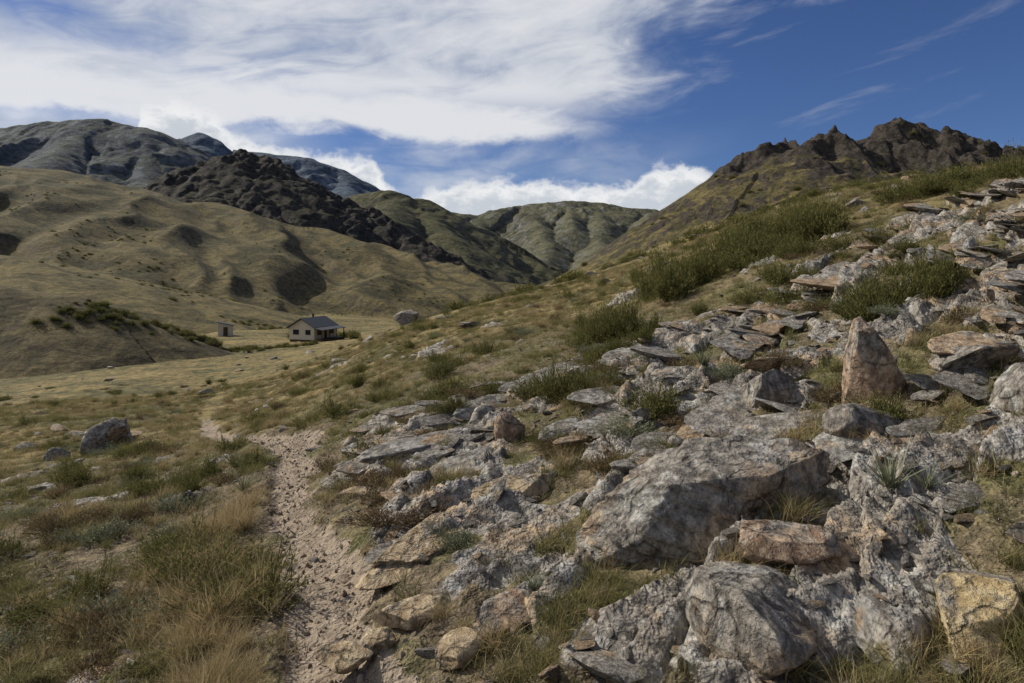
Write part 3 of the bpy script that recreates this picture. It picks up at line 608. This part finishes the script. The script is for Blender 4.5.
part(hut,'roof',[slab(-W_-.5,h_-.25,0,rz+.03,-.5,L_+.5,.14),slab(0.004,rz+.03,W_+.3,h_-.1,-.5,L_+.5,.14)],roofm)
part(hut,'verandah_roof',[slab(W_+.31,h_-.12,W_+2.2,h_-.5,-.5,L_+.5,.1)],roofm)
part(hut,'verandah_posts',[(W_+1.9,W_+2.05,yy,yy+.15,0,h_-.45) for yy in(-.3,2.2,4.8,7.3)],woodm)
part(hut,'deck',[(W_+.01,W_+2.1,-.3,L_,-.6,.12)],woodm)
part(hut,'windows',[(-2.1,-.7,-.05,-.01,1.0,2.0),(.9,2.1,-.05,-.01,1.0,2.0),(W_+.01,W_+.05,1.0,2.4,.9,2.0),(W_+.01,W_+.05,5,6.6,.9,2.0)],glass)
part(hut,'door',[(W_+.01,W_+.06,3.3,4.2,.13,2.1)],woodm)
part(hut,'chimney',[(-1.2,-.9,5,5.3,3.,5.0)],roofm)
part(hut,'foundation',[(-W_+.05,W_-.05,.05,L_-.05,-1.5,-.005)],woodm)
hut.location=(-42.5,138,hz(-41,141)+.5);hut.rotation_euler=(0,0,math.radians(-20))
shed=bpy.data.objects.new('outhouse_shed',None);scene.collection.objects.link(shed)
part(shed,'walls',[([(-1.5,0,0),(1.5,0,0),(1.5,0,2.3),(-1.5,0,3.0),(-1.5,2.6,0),(1.5,2.6,0),(1.5,2.6,2.3),(-1.5,2.6,3.0)],[(0,1,2,3),(7,6,5,4),(1,5,6,2),(0,3,7,4),(3,2,6,7),(0,4,5,1)])],cream)
part(shed,'roof',[slab(-1.75,3.07,1.75,2.25,-.3,2.9,.12)],roofm)
part(shed,'door',[(-.4,.5,-.06,-.01,0.05,2.0)],woodm)
sx_,sy_=-63,150;sz=max(hz(sx_,sy_),float(HF['golden_spur'](np.array([sx_]),np.array([sy_]))[0]));shed.location=(sx_,sy_,sz+.1);shed.rotation_euler=(0,0,math.radians(20))
# ------------------------------------------------------------ light, sky
az=math.radians(-64);el=math.radians(36)
sd=Vector((math.sin(az)*math.cos(el),math.cos(az)*math.cos(el),math.sin(el)))
ld=bpy.data.lights.new('sun','SUN');ld.energy=5.0;ld.angle=math.radians(.5);ld.color=(1,.94,.84)
so=bpy.data.objects.new('sun',ld);scene.collection.objects.link(so);so.rotation_euler=sd.to_track_quat('Z','Y').to_euler();so.location=(-20,10,40)
w=bpy.data.worlds.new('World');scene.world=w;w.use_nodes=True;t=NT(w.node_tree)
bg=w.node_tree.nodes['Background'];bg.inputs['Strength'].default_value=.085
sk=t.new('ShaderNodeTexSky',sky_type='NISHITA',sun_disc=False,sun_elevation=el,sun_rotation=az%(2*math.pi));sk.altitude=1200;sk.dust_density=.4;sk.air_density=1.0;sk.ozone_density=2.
tc=t.new('ShaderNodeTexCoord').outputs['Generated'];sp=t.new('ShaderNodeSeparateXYZ');t.l.new(tc,sp.inputs[0])
A=t.m('ARCTAN2',sp.outputs[0],sp.outputs[1]);E=t.m('ARCSINE',sp.outputs[2])
sky=t.mix(1.,sk.outputs[0],(.44,.56,.84),'MULTIPLY')
def comb(a,b,c=0.):
    q=t.new('ShaderNodeCombineXYZ');t.set(q.inputs[0],a);t.set(q.inputs[1],b);t.set(q.inputs[2],c);return q.outputs[0]
Er=t.m('SUBTRACT',E,t.m('MULTIPLY',A,.14))
warpn=t.m('SUBTRACT',t.noise(comb(A,E,9.),3.,3,.5),.5)
c1=t.noise(comb(t.m('MULTIPLY',A,2.6),t.m('ADD',t.m('MULTIPLY',Er,7.),warpn),1.3),1.3,4,.5,.4)
c2=t.noise(comb(t.m('MULTIPLY',A,5.),t.m('ADD',t.m('MULTIPLY',Er,20.),t.m('MULTIPLY',warpn,2.))),1.4,6,.6,.8)
c3=t.noise(comb(A,t.m('MULTIPLY',E,1.7),4.),14,6,.62,.3)
tex=t.m('ADD',t.m('ADD',t.m('MULTIPLY',c1,.50),t.m('MULTIPLY',c2,.32)),t.m('MULTIPLY',c3,.18))
cov=t.ss(t.m('ADD',A,t.m('MULTIPLY',t.m('SUBTRACT',E,.23),-.9)),-.02,.40,1.,0.)
edge=t.m('MULTIPLY',t.m('SUBTRACT',c3,.5),.05)
Eb=t.m('ADD',E,t.m('ADD',edge,t.m('MULTIPLY',t.m('SUBTRACT',c1,.5),.10)))
band=t.m('MULTIPLY',t.ss(Eb,.172,.205),t.ss(Eb,.235,.30,1.,0.))
band=t.m('MULTIPLY',band,t.ss(t.m('ADD',A,t.m('MULTIPLY',t.m('SUBTRACT',tex,.5),.5)),.02,.18,1.,0.))
upper=t.m('MULTIPLY',t.ss(t.m('ADD',tex,t.m('MULTIPLY',t.m('SUBTRACT',cov,.75),.32)),.34,.62),t.ss(E,.19,.26))
lower=t.m('MULTIPLY',t.m('MULTIPLY',t.ss(tex,.35,.68),.65),t.m('MULTIPLY',cov,t.ss(E,.16,.22,1.,0.)))
leftlow=t.m('MULTIPLY',t.ss(A,-.42,-.20,.85,0.),t.ss(E,.16,.24,1.,.0))
veil=t.m('MAXIMUM',t.m('MAXIMUM',t.m('MULTIPLY',band,.92),t.m('MULTIPLY',upper,.88)),t.m('MAXIMUM',lower,leftlow))
Rp=t.new('ShaderNodeValToRGB');cr=Rp.color_ramp
t.l.new(t.m('DIVIDE',t.m('ADD',A,.7),1.4),Rp.inputs[0])
def pa(u):return (math.atan((u-512)/683)+.7)/1.4
cr.elements[0].position=0.;cr.elements[0].color=(.0,)*3+(1,);cr.elements[1].position=1.;cr.elements[1].color=(.0,)*3+(1,)
for u,v in((110,270),(140,128),(175,118),(215,128),(235,145),(280,154),(330,158),(375,162),(392,190),(412,200),(435,187),(460,182),(500,179),(560,181),(610,186),(634,184),(650,169),(690,166),(712,178),(735,215),(770,270)):
    e=cr.elements.new(pa(u));k=(270-v)/683/.3;e.color=(k,k,k,1)
top=t.m('MULTIPLY',Rp.outputs[0],.3)
puff=t.noise(comb(A,t.m('MULTIPLY',E,1.5),2.),30,6,.6,.2)
dd=t.m('ADD',t.m('SUBTRACT',top,E),t.m('MULTIPLY',t.m('SUBTRACT',puff,.5),.05))
cum=t.m('MULTIPLY',t.ss(dd,-.004,.014),t.ss(E,.0,.06))
ccol=t.mix(t.ss(t.m('ADD',dd,t.m('MULTIPLY',t.m('SUBTRACT',puff,.5),.10)),.0,.05),(10.,10.1,10.2),(6.6,7.1,7.8))
wv=t.noise(comb(t.m('MULTIPLY',A,4.),t.m('MULTIPLY',t.m('SUBTRACT',E,t.m('MULTIPLY',A,.2)),20.),7.),1.3,5,.6,.3)
wis=t.m('MULTIPLY',t.ss(wv,.56,.80),.28)
sky=t.mix(wis,sky,(6.5,6.7,7.2))
vc=t.mix(t.ss(t.m('ADD',tex,t.m('MULTIPLY',band,.18)),.42,.66),(5.4,6.0,7.1),(9.2,9.3,9.5))
sky=t.mix(veil,sky,vc)
sky=t.mix(cum,sky,ccol)
t.l.new(sky,bg.inputs['Color'])
# ------------------------------------------------------------ camera
cd=bpy.data.cameras.new('camera');cd.sensor_width=36;cd.lens=24.0;cd.clip_end=20000;cd.clip_start=.05;cd.shift_y=-71.5/1024
co=bpy.data.objects.new('camera',cd);scene.collection.objects.link(co);co.location=(0,0,1.6);co.rotation_euler=(math.radians(90),0,0);scene.camera=co
scene.view_settings.view_transform='Standard';scene.view_settings.look='None';scene.view_settings.exposure=0
print('done',time.time()-T0)
